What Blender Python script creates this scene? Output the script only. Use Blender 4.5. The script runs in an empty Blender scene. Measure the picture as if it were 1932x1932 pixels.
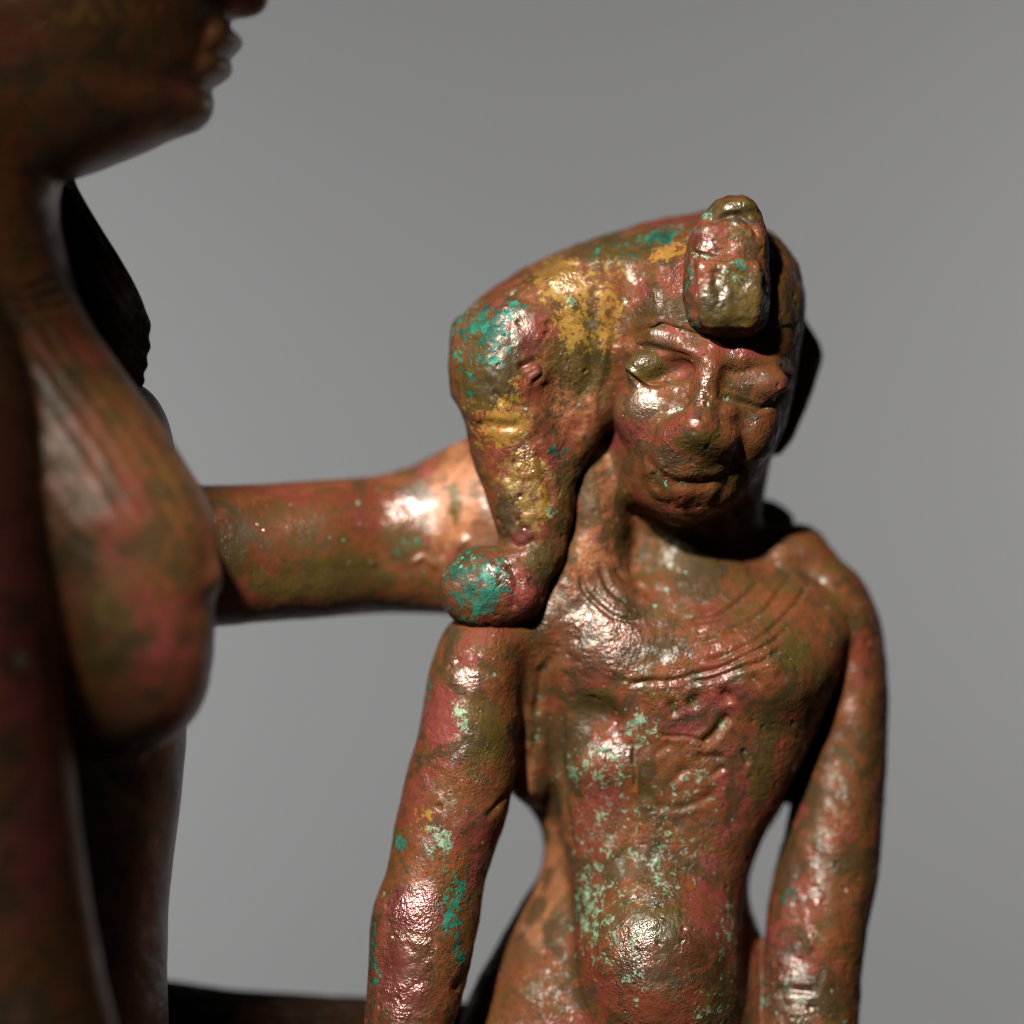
import bpy, math
import numpy as np

# ---------------------------------------------------------------- units
# Local unit = 3 mm of the real statuette; the frame is 19.32 units wide at the
# focus distance, so photograph measurements (1932 px wide view) divide by 100.
S = 0.003
CAM_D = 60.0
R = math.radians
scene = bpy.context.scene

# ---------------------------------------------------------------- camera
cam_d = bpy.data.cameras.new("camera")
cam = bpy.data.objects.new("camera", cam_d)
scene.collection.objects.link(cam)
cam.location = (0, -CAM_D * S, 0)
cam.rotation_euler = (R(90), 0, 0)
cam_d.sensor_width = 36
cam_d.lens = 36 * CAM_D / 19.32
cam_d.clip_start = 0.005
cam_d.clip_end = 20
cam_d.dof.use_dof = True
cam_d.dof.focus_distance = (CAM_D - 0.9) * S
cam_d.dof.aperture_fstop = 11.5
scene.camera = cam

# ---------------------------------------------------------------- world + lamps
world = bpy.data.worlds.new("World")
scene.world = world
world.use_nodes = True
world.node_tree.nodes["Background"].inputs[0].default_value = (0.9, 0.95, 1, 1)
world.node_tree.nodes["Background"].inputs[1].default_value = 0.012

from mathutils import Vector


def aim(o, target):
    o.rotation_euler = (Vector(target) - o.location).to_track_quat('-Z', 'Y').to_euler()


def lamp(name, kind, loc, target, energy, color, **kw):
    d = bpy.data.lights.new(name, kind)
    d.energy = energy
    d.color = color
    for k, v in kw.items():
        setattr(d, k, v)
    o = bpy.data.objects.new(name, d)
    scene.collection.objects.link(o)
    o.location = [c * S for c in loc]
    aim(o, [c * S for c in target])
    return o


# key: snooted studio spot a little left of and above the camera, pooled on the child
lamp("key_spot", 'SPOT', (-15, -46, 32), (4.6, 0, -3.4), 4.4, (1.0, 0.95, 0.88),
     spot_size=R(21.0), spot_blend=0.38, shadow_soft_size=1.3 * S)
# broad weak softbox from the left front: lights the goddess a little
lamp("fill_softbox", 'AREA', (-44, -54, 46), (-7, -3, 0), 0.29, (1.0, 0.95, 0.9),
     shape='RECTANGLE', size=11 * S, size_y=11 * S)
# unseen lights added on the grey paper far behind, low left and high right
lamp("backdrop_fill_light", 'AREA', (-62, 62, -4), (-14, 120, -2), 0.29, (1.0, 0.99, 0.98),
     shape='RECTANGLE', size=24 * S, size_y=24 * S)
lamp("backdrop_fill_light", 'AREA', (72, 62, 8), (14, 120, 4), 0.285, (1.0, 0.99, 0.97),
     shape='RECTANGLE', size=24 * S, size_y=24 * S)

scene.view_settings.view_transform = 'Standard'
scene.view_settings.look = 'None'
scene.view_settings.exposure = 0
scene.view_settings.gamma = 1
scene.cycles.use_denoising = True
scene.cycles.filter_width = 1.1
scene.cycles.max_bounces = 6

# ---------------------------------------------------------------- noise (numpy)


def _hash(ix, iy, iz, seed):
    h = (ix.astype(np.uint32) * np.uint32(374761393) + iy.astype(np.uint32) * np.uint32(668265263)
         + iz.astype(np.uint32) * np.uint32(2147483647) + np.uint32((seed * 974634777) & 0xffffffff))
    h = (h ^ (h >> np.uint32(13))) * np.uint32(1274126177)
    h = (h ^ (h >> np.uint32(16))) * np.uint32(2246822519)
    return h ^ (h >> np.uint32(15))


def vnoise(P, wl, seed=0):
    a, b = 0.7 + 1.3 * seed, 0.4 + 0.77 * seed
    M = np.array([[math.cos(a), -math.sin(a), 0], [math.sin(a), math.cos(a), 0], [0, 0, 1]]) @ \
        np.array([[1, 0, 0], [0, math.cos(b), -math.sin(b)], [0, math.sin(b), math.cos(b)]])
    q = (P @ M.astype(np.float32)) / wl + 1000.0
    i = np.floor(q).astype(np.int64)
    f = (q - i).astype(np.float32)
    f = f * f * f * (f * (f * 6 - 15) + 10)
    r = np.zeros(len(P), np.float32)
    for dx in (0, 1):
        wx = f[:, 0] if dx else 1 - f[:, 0]
        for dy in (0, 1):
            wy = f[:, 1] if dy else 1 - f[:, 1]
            for dz in (0, 1):
                wz = f[:, 2] if dz else 1 - f[:, 2]
                h = _hash(i[:, 0] + dx, i[:, 1] + dy, i[:, 2] + dz, seed)
                r += wx * wy * wz * (h.astype(np.float32) / 4294967296.0)
    return r * 2 - 1


def fbm(P, wl, seed=0, octaves=3, gain=0.5):
    s = 0
    a = 1.0
    for k in range(octaves):
        s = s + a * vnoise(P, wl, seed + 17 * k)
        wl *= 0.48
        a *= gain
    return s


def worley(P, wl, seed=0):
    q = P / wl + 1000.0
    i = np.floor(q).astype(np.int64)
    f = (q - i).astype(np.float32)
    f1 = np.full(len(P), 9, np.float32)
    f2 = f1.copy()
    for dx in (-1, 0, 1):
        for dy in (-1, 0, 1):
            for dz in (-1, 0, 1):
                a, b, c = i[:, 0] + dx, i[:, 1] + dy, i[:, 2] + dz
                d = 0
                for k in range(3):
                    h = _hash(a, b, c, seed + 5 * k + 1).astype(np.float32) / 4294967296.0
                    d = d + ((dx, dy, dz)[k] + h - f[:, k]) ** 2
                d = np.sqrt(d)
                f2 = np.minimum(f2, np.maximum(f1, d))
                f1 = np.minimum(f1, d)
    return f1, f2


def pits(P, wl, seed, depth):
    """round casting pits of uneven size, in swarms"""
    g, _ = worley(P + .03 * np.stack([vnoise(P, .12, seed + k) for k in (1, 2, 3)], 1), wl, seed)
    m = np.clip(vnoise(P, .9, seed + 4) * 1.6 + vnoise(P, .35, seed + 5) * .5, 0, 1)
    return depth * m * (1 - sstep(.05, .13 + .16 * m, g))


def sstep(a, b, x):
    t = np.clip((x - a) / (b - a), 0, 1)
    return t * t * (3 - 2 * t)


# ---------------------------------------------------------------- measuring


def W(px, py, y):
    """point of the place at depth y seen at (px, py) of the 1932-px view"""
    k = (CAM_D + y) / CAM_D
    return np.array([(px - 966) / 100 * k, y, (966 - py) / 100 * k], np.float32)


def px_of(P):
    k = CAM_D / (CAM_D + P[:, 1])
    return 966 + P[:, 0] * 100 * k, 966 - P[:, 2] * 100 * k


# ---------------------------------------------------------------- implicit shapes


def smin(a, b, k):
    if k <= 0:
        return np.minimum(a, b)
    h = np.maximum(k - np.abs(a - b), 0) / k
    return np.minimum(a, b) - h * h * k * 0.25


def smax(a, b, k):
    return -smin(-a, -b, k)


FAR = 0.9


class Prim:
    """evaluates the exact field only inside the shape's box grown by FAR"""

    def __call__(s, P):
        m = ((P > s.lo - FAR) & (P < s.hi + FAR)).all(1)
        c = np.count_nonzero(m)
        if c == len(P):
            return s.ev(P)
        d = np.full(len(P), FAR, np.float32)
        if c:
            d[m] = s.ev(P[m])
        return d


class Ell(Prim):
    def __init__(s, c, r, rot=0, yaw=0, pitch=0):
        s.c = np.asarray(c, np.float32)
        s.r = np.asarray(r, np.float32)
        a = R(rot)                      # turn in the picture plane, clockwise
        M = np.array([[math.cos(a), 0, -math.sin(a)], [0, 1, 0], [math.sin(a), 0, math.cos(a)]])
        b = R(yaw)
        M = M @ np.array([[math.cos(b), math.sin(b), 0], [-math.sin(b), math.cos(b), 0], [0, 0, 1]])
        b = R(pitch)
        M = M @ np.array([[1, 0, 0], [0, math.cos(b), math.sin(b)], [0, -math.sin(b), math.cos(b)]])
        s.M = M.astype(np.float32)
        q = s.r.max()
        s.lo, s.hi = s.c - q, s.c + q

    def ev(s, P):
        p = (P - s.c) @ s.M
        q = p / s.r
        k0 = np.sqrt((q * q).sum(1)) + 1e-6
        k1 = np.sqrt(((q / s.r) ** 2).sum(1)) + 1e-6
        return k0 * (k0 - 1) / k1


class Cone(Prim):
    def __init__(s, a, b, ra, rb):
        s.a, s.b = np.asarray(a, np.float32), np.asarray(b, np.float32)
        s.ra, s.rb = ra, rb
        q = max(ra, rb)
        s.lo, s.hi = np.minimum(s.a, s.b) - q, np.maximum(s.a, s.b) + q

    def ev(s, P):
        ab = s.b - s.a
        t = np.clip(((P - s.a) @ ab) / (ab @ ab), 0, 1)
        d = P - s.a - t[:, None] * ab
        return np.sqrt((d * d).sum(1)) - (s.ra + (s.rb - s.ra) * t)


class Chain:
    """tube through points with radii (px) along a polyline"""

    def __init__(s, pts, k=0.0):
        s.c = [Cone(p[0], q[0], p[1], q[1]) for p, q in zip(pts[:-1], pts[1:])]
        s.k = k

    def __call__(s, P):
        d = s.c[0](P)
        for c in s.c[1:]:
            d = smin(d, c(P), s.k)
        return d


def smooth_interp(x, xs, vs, passes=2):
    t = np.linspace(xs[0], xs[-1], 400)
    v = np.interp(t, xs, vs)
    w = max(3, int(400 / (len(xs) * 2.2)) | 1)
    ker = np.ones(w) / w
    for _ in range(passes):
        v = np.convolve(np.pad(v, w // 2, mode='edge'), ker, 'valid')
    return t, v


class Loft(Prim):
    """stack of super-elliptic sections. rows: (t, a, b, y, hd): t = py (axis z, a/b left/right)
    or px (axis x, a/b top/bottom), y = depth of the section centre, hd = half depth"""

    def __init__(s, rows, axis='z', n=2.0, round_end=0.0):
        rows = [tuple(r) for r in rows]
        T, A, B, Y, H = [], [], [], [], []
        for t, a, b, y, hd in rows:
            k = (CAM_D + y) / CAM_D
            if axis == 'z':
                T.append((966 - t) / 100 * k)
                A.append((a - 966) / 100 * k)
                B.append((b - 966) / 100 * k)
            else:
                T.append((t - 966) / 100 * k)
                A.append((966 - b) / 100 * k)
                B.append((966 - a) / 100 * k)
            Y.append(y)
            H.append(hd)
        o = np.argsort(T)
        T, A, B, Y, H = [np.array(v)[o] for v in (T, A, B, Y, H)]
        s.n = n
        s.axis = axis
        s.t, s.c = smooth_interp(None, T, (A + B) / 2)
        _, s.w = smooth_interp(None, T, (B - A) / 2)
        _, s.y = smooth_interp(None, T, Y)
        _, s.h = smooth_interp(None, T, H)
        s.re = round_end
        lo2, hi2 = (s.c - s.w).min(), (s.c + s.w).max()
        y0, y1 = (s.y - s.h).min(), (s.y + s.h).max()
        if axis == 'z':
            s.lo, s.hi = np.array([lo2, y0, s.t[0]]), np.array([hi2, y1, s.t[-1]])
        else:
            s.lo, s.hi = np.array([s.t[0], y0, lo2]), np.array([s.t[-1], y1, hi2])

    def sec(s, t):
        t = np.clip(t, s.t[0], s.t[-1])
        return [np.interp(t, s.t, v).astype(np.float32) for v in (s.c, s.w, s.y, s.h)]

    def ev(s, P):
        t = P[:, 2] if s.axis == 'z' else P[:, 0]
        u = P[:, 0] if s.axis == 'z' else P[:, 2]
        c, w, y, h = s.sec(t)
        n = s.n
        du = np.abs(u - c) / w
        dv = np.abs(P[:, 1] - y) / h
        q = (du ** n + dv ** n + 1e-9) ** (1 / n)
        m = np.minimum(w, h)
        # distance along the ray to the section centre, softened to the smaller half-axis
        r = np.sqrt((u - c) ** 2 + (P[:, 1] - y) ** 2)
        d = np.where(q > 0.05, np.minimum((q - 1) * r / np.maximum(q, 1e-3), (q - 1) * m * 1.6), -m)
        dz = np.maximum(s.t[0] - t, t - s.t[-1])
        if s.re > 0:
            return smax(d, dz, s.re)
        return np.maximum(d, dz)

    def front(s, px, py):
        y = 0.0
        for _ in range(8):
            p = W(px, py, y)
            t, u = (p[2], p[0]) if s.axis == 'z' else (p[0], p[2])
            c, w, yy, h = [float(v) for v in s.sec(np.array([t]))]
            du = min(abs(u - c) / w, 0.999)
            y = yy - h * (1 - du ** s.n) ** (1 / s.n)
        return y


# ---------------------------------------------------------------- meshing


def surface_nets(f, lo, hi, cell):
    lo = np.asarray(lo, float)
    n = np.ceil((np.asarray(hi) - lo) / cell).astype(int) + 1
    xs = [lo[k] + cell * np.arange(n[k]) for k in range(3)]
    D = np.empty(n, np.float32)
    YY, ZZ = np.meshgrid(xs[1], xs[2], indexing='ij')
    yz = np.stack([YY.ravel(), ZZ.ravel()], 1)
    step = max(1, 400000 // len(yz))
    for i in range(0, n[0], step):
        xx = xs[0][i:i + step]
        P = np.empty((len(xx), len(yz), 3), np.float32)
        P[:, :, 0] = xx[:, None]
        P[:, :, 1:] = yz[None]
        D[i:i + step] = f(P.reshape(-1, 3)).reshape(len(xx), n[1], n[2])
    ins = D < 0
    cnt = np.zeros(n - 1, np.int8)
    for a in (0, 1):
        for b in (0, 1):
            for c in (0, 1):
                cnt += ins[a:n[0] - 1 + a, b:n[1] - 1 + b, c:n[2] - 1 + c]
    mix = (cnt > 0) & (cnt < 8)
    idx = np.full(n - 1, -1, np.int64)
    ci = np.argwhere(mix)
    idx[mix] = np.arange(len(ci))
    acc = np.zeros((len(ci), 3))
    num = np.zeros(len(ci))
    corners = [(a, b, c) for a in (0, 1) for b in (0, 1) for c in (0, 1)]
    for u in corners:
        for ax in range(3):
            if u[ax]:
                continue
            v = list(u)
            v[ax] = 1
            du = D[ci[:, 0] + u[0], ci[:, 1] + u[1], ci[:, 2] + u[2]]
            dv = D[ci[:, 0] + v[0], ci[:, 1] + v[1], ci[:, 2] + v[2]]
            cr = (du < 0) != (dv < 0)
            t = np.where(cr, du / np.where(cr, du - dv, 1), 0)
            p = np.array(u, float)[None] + np.zeros((len(ci), 3))
            p[:, ax] += t
            acc += p * cr[:, None]
            num += cr
    V = lo + cell * (ci + acc / num[:, None])
    F = []
    for ax in range(3):
        sl0 = [slice(None)] * 3
        sl1 = [slice(None)] * 3
        sl0[ax] = slice(0, -1)
        sl1[ax] = slice(1, None)
        a, b = ins[tuple(sl0)], ins[tuple(sl1)]
        e = np.argwhere(a != b)
        o1, o2 = [(1, 2), (2, 0), (0, 1)][ax]
        ok = (e[:, o1] > 0) & (e[:, o2] > 0) & (e[:, o1] < n[o1] - 1) & (e[:, o2] < n[o2] - 1)
        e = e[ok]
        q = []
        for d1, d2 in ((-1, -1), (0, -1), (0, 0), (-1, 0)):
            c = e.copy()
            c[:, o1] += d1
            c[:, o2] += d2
            q.append(idx[c[:, 0], c[:, 1], c[:, 2]])
        q = np.stack(q, 1)
        flip = ~a[e[:, 0], e[:, 1], e[:, 2]]
        q[flip] = q[flip][:, ::-1]
        F.append(q)
    return V.astype(np.float32), np.concatenate(F)


def subdivide(V, F):
    m = len(F)
    E = np.sort(np.concatenate([F[:, [0, 1]], F[:, [1, 2]], F[:, [2, 3]], F[:, [3, 0]]]), 1)
    key = E[:, 0] * (len(V) + 1) + E[:, 1]
    uq, inv = np.unique(key, return_inverse=True)
    e0, e1 = uq // (len(V) + 1), uq % (len(V) + 1)
    mid = (V[e0] + V[e1]) / 2
    cen = V[F].mean(1)
    nV = len(V)
    ev = inv.reshape(4, m) + nV
    fc = np.arange(m) + nV + len(uq)
    Q = [np.stack([F[:, k], ev[k], fc, ev[(k + 3) % 4]], 1) for k in range(4)]
    return np.concatenate([V, mid, cen]).astype(np.float32), np.concatenate(Q)


def grad(f, V, e=0.01):
    d0 = f(V)
    g = np.empty_like(V)
    for k in range(3):
        Q = V.copy()
        Q[:, k] += e
        g[:, k] = (f(Q) - d0) / e
    return d0, g


def project(f, V, it, lim):
    for _ in range(it):
        d, g = grad(f, V)
        g2 = np.maximum((g * g).sum(1), 0.15)
        st = np.clip(d / g2, -lim, lim)
        V = V - g * st[:, None]
    return V.astype(np.float32)


def relax(V, F, it, lam=0.5):
    E = np.concatenate([F[:, [0, 1]], F[:, [1, 2]], F[:, [2, 3]], F[:, [3, 0]]])
    n = np.bincount(E[:, 0], minlength=len(V)) + np.bincount(E[:, 1], minlength=len(V))
    for _ in range(it):
        A = np.stack([np.bincount(E[:, 0], V[E[:, 1], k], len(V)) + np.bincount(E[:, 1], V[E[:, 0], k], len(V))
                      for k in range(3)], 1) / n[:, None]
        V = V + lam * (A - V)
    return V.astype(np.float32)


def normals(V, F):
    a = V[F[:, 2]] - V[F[:, 0]]
    b = V[F[:, 3]] - V[F[:, 1]]
    fn = np.cross(a, b)
    N = np.zeros_like(V)
    for k in range(3):
        c = sum(np.bincount(F[:, j], fn[:, k], len(V)) for j in range(4))
        N[:, k] = c
    return N / np.maximum(np.linalg.norm(N, axis=1), 1e-9)[:, None]


def sculpt(f, lo, hi, cell, levels):
    V, F = surface_nets(f, lo, hi, cell)
    V = project(f, V, 2, cell * 0.5)
    V = relax(V, F, 2, 0.4)
    V = project(f, V, 1, cell * 0.4)
    for k in range(levels):
        V, F = subdivide(V, F)
        V = project(f, V, 2 if k == 0 else 1, cell * 0.3)
    V = relax(V, F, 1, 0.3)
    return V, F


# ---- surface detail -------------------------------------------------------


def seg_dist(x, y, pts):
    """distance to a polyline (px) and the parameter 0..1 along it"""
    best = np.full(len(x), 1e9, np.float32)
    par = np.zeros(len(x), np.float32)
    side = np.zeros(len(x), np.float32)
    m = len(pts) - 1
    for k in range(m):
        (ax, ay), (bx, by) = pts[k], pts[k + 1]
        dx, dy = bx - ax, by - ay
        t = np.clip(((x - ax) * dx + (y - ay) * dy) / (dx * dx + dy * dy + 1e-9), 0, 1)
        d = np.hypot(x - ax - t * dx, y - ay - t * dy)
        c = d < best
        best = np.where(c, d, best)
        par = np.where(c, (k + t) / m, par)
        side = np.where(c, dx * (y - ay) - dy * (x - ax), side)
    return best, par, side


def curve(pts, n=24):
    """Catmull-Rom through px points"""
    p = np.array([pts[0]] + list(pts) + [pts[-1]], float)
    out = []
    for i in range(1, len(p) - 2):
        for t in np.linspace(0, 1, max(2, n // (len(p) - 3)), endpoint=False):
            a, b, c, d = p[i - 1], p[i], p[i + 1], p[i + 2]
            out.append(0.5 * (2 * b + (c - a) * t + (2 * a - 5 * b + 4 * c - d) * t * t + (3 * b - a - 3 * c + d) * t ** 3))
    out.append(p[-2])
    return [tuple(q) for q in out]


def engrave(V, N, strokes, ymax=4.0):
    """strokes: (points, width px, depth px (>0 groove, <0 ridge), fade ends?) cut along the normal"""
    x, y = px_of(V)
    H = np.zeros(len(V), np.float32)
    fr = np.clip(-N[:, 1] * 2.2, 0, 1) * (V[:, 1] < ymax)
    for st in strokes:
        pts, w, dep = st[0], st[1], st[2]
        fade = st[3] if len(st) > 3 else True
        if len(pts) > 2:
            pts = curve(pts)
        wob = 1.0 + 0.2 * w
        pts = [(p[0] + wob * math.sin(p[1] * .083 + 3 * k), p[1] + wob * math.sin(p[0] * .067 + 5 * k)) for k, p in [(len(pts), q) for q in pts]]
        xs = [p[0] for p in pts]
        ys = [p[1] for p in pts]
        m = np.where((x > min(xs) - 4 * w) & (x < max(xs) + 4 * w) & (y > min(ys) - 4 * w) & (y < max(ys) + 4 * w) & (fr > 0))[0]
        if not len(m):
            continue
        d, t, _ = seg_dist(x[m], y[m], pts)
        e = np.exp(-(d / w) ** 2)
        if fade and len(pts) > 2:
            e = e * np.clip(np.minimum(t, 1 - t) * 7 + 0.15, 0, 1)
        if dep > 0:      # a groove throws up a slight burr beside it
            e = e - 0.12 * np.exp(-((d - 2.0 * w) / (0.8 * w)) ** 2)
        H[m] -= dep / 100 * e * fr[m]
    return H


def blobs(V, N, items):
    x, y = px_of(V)
    w = np.zeros(len(V), np.float32)
    for it in items:
        px, py, rx, ry, s = it[:5]
        rot = R(it[5]) if len(it) > 5 else 0
        dx, dy = x - px, y - py
        u = (dx * math.cos(rot) + dy * math.sin(rot)) / rx
        v = (-dx * math.sin(rot) + dy * math.cos(rot)) / ry
        w = np.maximum(w, s * np.exp(-np.maximum(u * u + v * v - 0.35, 0) * 1.1))
    return w


def make_mesh(name, V, F, mat, attrs=None, parent=None):
    me = bpy.data.meshes.new(name)
    me.vertices.add(len(V))
    me.vertices.foreach_set("co", (V * S).astype(np.float32).ravel())
    me.loops.add(len(F) * 4)
    me.loops.foreach_set("vertex_index", F.astype(np.int32).ravel())
    me.polygons.add(len(F))
    me.polygons.foreach_set("loop_start", (np.arange(len(F)) * 4).astype(np.int32))
    me.polygons.foreach_set("loop_total", np.full(len(F), 4, np.int32))
    me.polygons.foreach_set("use_smooth", np.ones(len(F), bool))
    me.update(calc_edges=True)
    for k, v in (attrs or {}).items():
        a = me.attributes.new(k, 'FLOAT', 'POINT')
        a.data.foreach_set("value", np.asarray(v, np.float32))
    me.materials.append(mat)
    o = bpy.data.objects.new(name, me)
    scene.collection.objects.link(o)
    if parent is not None:
        o.parent = parent
        o.matrix_parent_inverse.identity()
        o.location = [-c for c in parent.location]
    return o


def thing(name, label, cat, loc):
    o = bpy.data.objects.new(name, None)
    scene.collection.objects.link(o)
    o.empty_display_size = 0.01
    o.location = [float(c) * S for c in loc]
    o['label'] = label
    o['category'] = cat
    return o


# ---------------------------------------------------------------- materials


class NT:
    def __init__(s, mat):
        mat.use_nodes = True
        s.t = mat.node_tree
        s.t.nodes.clear()

    def n(s, typ, ins=None, **kw):
        nd = s.t.nodes.new(typ)
        for k, v in kw.items():
            setattr(nd, k, v)
        for k, v in (ins or {}).items():
            s.put(nd.inputs[k], v)
        return nd

    def put(s, sock, v):
        if isinstance(v, bpy.types.NodeSocket):
            s.t.links.new(v, sock)
        else:
            sock.default_value = v

    def math(s, op, a, b=0.0, c=0.0, clamp=False):
        nd = s.n('ShaderNodeMath', {0: a, 1: b, 2: c}, operation=op)
        nd.use_clamp = clamp
        return nd.outputs[0]

    def noise(s, co, scale, detail=4, rough=0.55, off=0.0, dist=0.0):
        if off:
            co = s.n('ShaderNodeVectorMath', {0: co, 1: (off, off * 1.7, -off)}, operation='ADD').outputs[0]
        nd = s.n('ShaderNodeTexNoise', {'Vector': co, 'Scale': scale, 'Detail': detail, 'Roughness': rough, 'Distortion': dist})
        return nd.outputs[0]

    def ramp(s, x, a, b):
        nd = s.n('ShaderNodeMapRange', {0: x, 1: a, 2: b, 3: 0.0, 4: 1.0}, interpolation_type='SMOOTHSTEP')
        return nd.outputs[0]

    def mix(s, f, a, b):
        nd = s.n('ShaderNodeMix', data_type='RGBA')
        s.put(nd.inputs[0], f)
        s.put(nd.inputs[6], a if isinstance(a, bpy.types.NodeSocket) else (*a, 1))
        s.put(nd.inputs[7], b if isinstance(b, bpy.types.NodeSocket) else (*b, 1))
        return nd.outputs[2]


def bronze(name, smooth=0.0, dark=1.0, patina=1.0, metal=0.42, rough_add=0.0, ior=1.55, shine_min=0.0):
    m = bpy.data.materials.new(name)
    t = NT(m)
    co0 = t.n('ShaderNodeTexCoord').outputs['Object']
    co = t.n('ShaderNodeVectorMath', {0: co0, 'Scale': 1 / S}, operation='SCALE').outputs[0]   # back to 3 mm units
    at = lambda k: t.n('ShaderNodeAttribute', attribute_name=k).outputs['Fac']
    n_big = t.noise(co, 0.55, 5, 0.62, 3.0, 0.6)
    n_mid = t.noise(co, 1.5, 6, 0.65, 11.0, 0.4)
    n_mid2 = t.noise(co, 1.9, 6, 0.68, 23.0, 0.5)
    n_fine = t.noise(co, 7.0, 3, 0.7, 31.0)
    n_speck = t.noise(co, 16.0, 2, 0.7, 41.0)
    d = lambda c: tuple(v * dark for v in c)
    brown = d((0.118, 0.041, 0.015))
    orange = d((0.178, 0.047, 0.013))
    olive = d((0.070, 0.047, 0.009))
    dkbr = d((0.050, 0.030, 0.014))
    red = d((0.150, 0.032, 0.017))
    col = t.mix(t.ramp(t.math('ADD', t.math('MULTIPLY', n_mid, 0.6), t.math('MULTIPLY', n_fine, 0.4)), 0.44, 0.60), brown, orange)
    col = t.mix(t.math('MULTIPLY', t.ramp(t.math('ADD', t.math('MULTIPLY', n_mid2, 0.65), t.math('MULTIPLY', n_fine, 0.35)), 0.46, 0.60), 0.85), col, olive)
    # bare warm metal
    col = t.mix(t.math('MULTIPLY', t.ramp(t.math('ADD', at('w_bare'), t.math('MULTIPLY', t.math('SUBTRACT', n_mid, 0.5), 1.6)), 0.35, 0.65), 0.85), col, d((0.26, 0.100, 0.042)))

    def layer(col, key, noise, c, lo, hi, gain=2.4, amt=0.92):
        a = at(key)
        x = t.math('ADD', a, t.math('MULTIPLY', t.math('SUBTRACT', noise, 0.5), gain))
        x = t.math('MULTIPLY', t.ramp(x, lo, hi), t.math('MULTIPLY', t.ramp(a, 0.02, 0.2), amt))
        return t.mix(x, col, c), x

    # general red cuprite islands
    r_gen = t.math('MULTIPLY', t.ramp(t.math('ADD', n_big, t.math('MULTIPLY', t.math('SUBTRACT', n_fine, 0.5), 0.25)), 0.525, 0.61), 0.85 * patina)
    col = t.mix(r_gen, col, red)
    col, _ = layer(col, 'w_red', t.math('ADD', t.math('MULTIPLY', n_mid2, 0.75), t.math('MULTIPLY', n_fine, 0.25)), d((0.172, 0.036, 0.028)), 0.46, 0.62, 3.0)
    col, _ = layer(col, 'w_olive', n_mid, olive, 0.40, 0.62, 1.9)
    crust = t.ramp(t.math('ADD', t.math('MULTIPLY', t.noise(co, 1.15, 4, 0.62, 91.0, 0.5), 0.75), t.math('MULTIPLY', n_fine, 0.25)), 0.50, 0.575)
    col = t.mix(t.math('MULTIPLY', crust, 0.8 * patina), col, d((0.040, 0.028, 0.009)))
    # dark corrosion specks everywhere
    sp = t.ramp(t.math('ADD', n_speck, t.math('MULTIPLY', t.math('SUBTRACT', n_mid, 0.5), 0.5)), 0.56, 0.66)
    col = t.mix(t.math('MULTIPLY', sp, 0.72), col, dkbr)
    col, _ = layer(col, 'w_dark', n_fine, dkbr, 0.40, 0.60, 2.0)
    nf = t.math('ADD', t.math('MULTIPLY', n_mid2, 0.35), t.math('ADD', t.math('MULTIPLY', n_fine, 0.45), t.math('MULTIPLY', n_speck, 0.2)))
    gold_c = t.mix(t.ramp(n_fine, 0.4, 0.6), d((0.34, 0.150, 0.034)), d((0.22, 0.130, 0.018)))
    col, gold_m = layer(col, 'w_gold', nf, gold_c, 0.46, 0.76, 4.6)
    nt = t.math('ADD', t.math('MULTIPLY', n_mid, 0.4), t.math('MULTIPLY', n_fine, 0.6))
    teal_c = t.mix(t.ramp(n_mid2, 0.40, 0.60), d((0.003, 0.060, 0.042)), d((0.014, 0.165, 0.105)))
    col, teal_m = layer(col, 'w_teal', nt, teal_c, 0.48, 0.72, 5.0)
    nm = t.math('ADD', t.math('MULTIPLY', t.noise(co, 4.6, 3, 0.7, 57.0), 0.6), t.math('MULTIPLY', n_speck, 0.4))
    mint_c = t.mix(t.ramp(n_fine, 0.4, 0.62), d((0.10, 0.22, 0.13)), d((0.25, 0.39, 0.25)))
    col, mint_m = layer(col, 'w_mint', nm, mint_c, 0.66, 0.96, 5.4, 0.8)
    # stray verdigris grains
    gr = t.math('MULTIPLY', t.ramp(t.noise(co, 5.2, 3, 0.6, 71.0), 0.705, 0.735), 0.9 * patina)
    col = t.mix(gr, col, t.mix(n_fine, d((0.02, 0.15, 0.10)), d((0.30, 0.50, 0.36))))
    hsv = t.n('ShaderNodeHueSaturation', {'Hue': 0.5, 'Saturation': 1.0, 'Value': t.math('ADD', 0.72, t.math('MULTIPLY', n_fine, 0.56)), 'Color': col})
    col = hsv.outputs[0]
    # relief: grain + crackle
    vor = t.n('ShaderNodeTexVoronoi', {'Vector': t.n('ShaderNodeVectorMath', {0: co, 1: t.n('ShaderNodeTexNoise', {'Vector': co, 'Scale': 3.0, 'Detail': 3.0}).outputs[1]}, operation='ADD').outputs[0], 'Scale': 4.2}, feature='F1').outputs[0]
    g1 = t.noise(co, 4.5, 4, 0.66, 5.0, 0.8)
    g2 = t.noise(co, 17.0, 1, 0.6, 9.0)
    h = t.math('ADD', t.math('MULTIPLY', g1, 0.26), t.math('MULTIPLY', g2, 0.24))
    h = t.math('SUBTRACT', h, t.math('MULTIPLY', vor, 0.10))
    h = t.math('MULTIPLY', h, t.math('ADD', 0.55, t.math('MULTIPLY', t.ramp(t.noise(co, 0.9, 3, 0.6, 83.0), 0.42, 0.64), 1.5)))   # worn smooth here, crusted there
    h = t.math('ADD', h, t.math('MULTIPLY', t.math('ADD', teal_m, mint_m), 0.06))
    pv = t.n('ShaderNodeTexVoronoi', {'Vector': co, 'Scale': 6.5, 'Randomness': 1.0}, feature='F1').outputs[0]
    pm = t.math('MULTIPLY', t.math('SUBTRACT', 1.0, t.ramp(pv, 0.05, 0.24)), t.ramp(n_mid, 0.50, 0.62))
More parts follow.
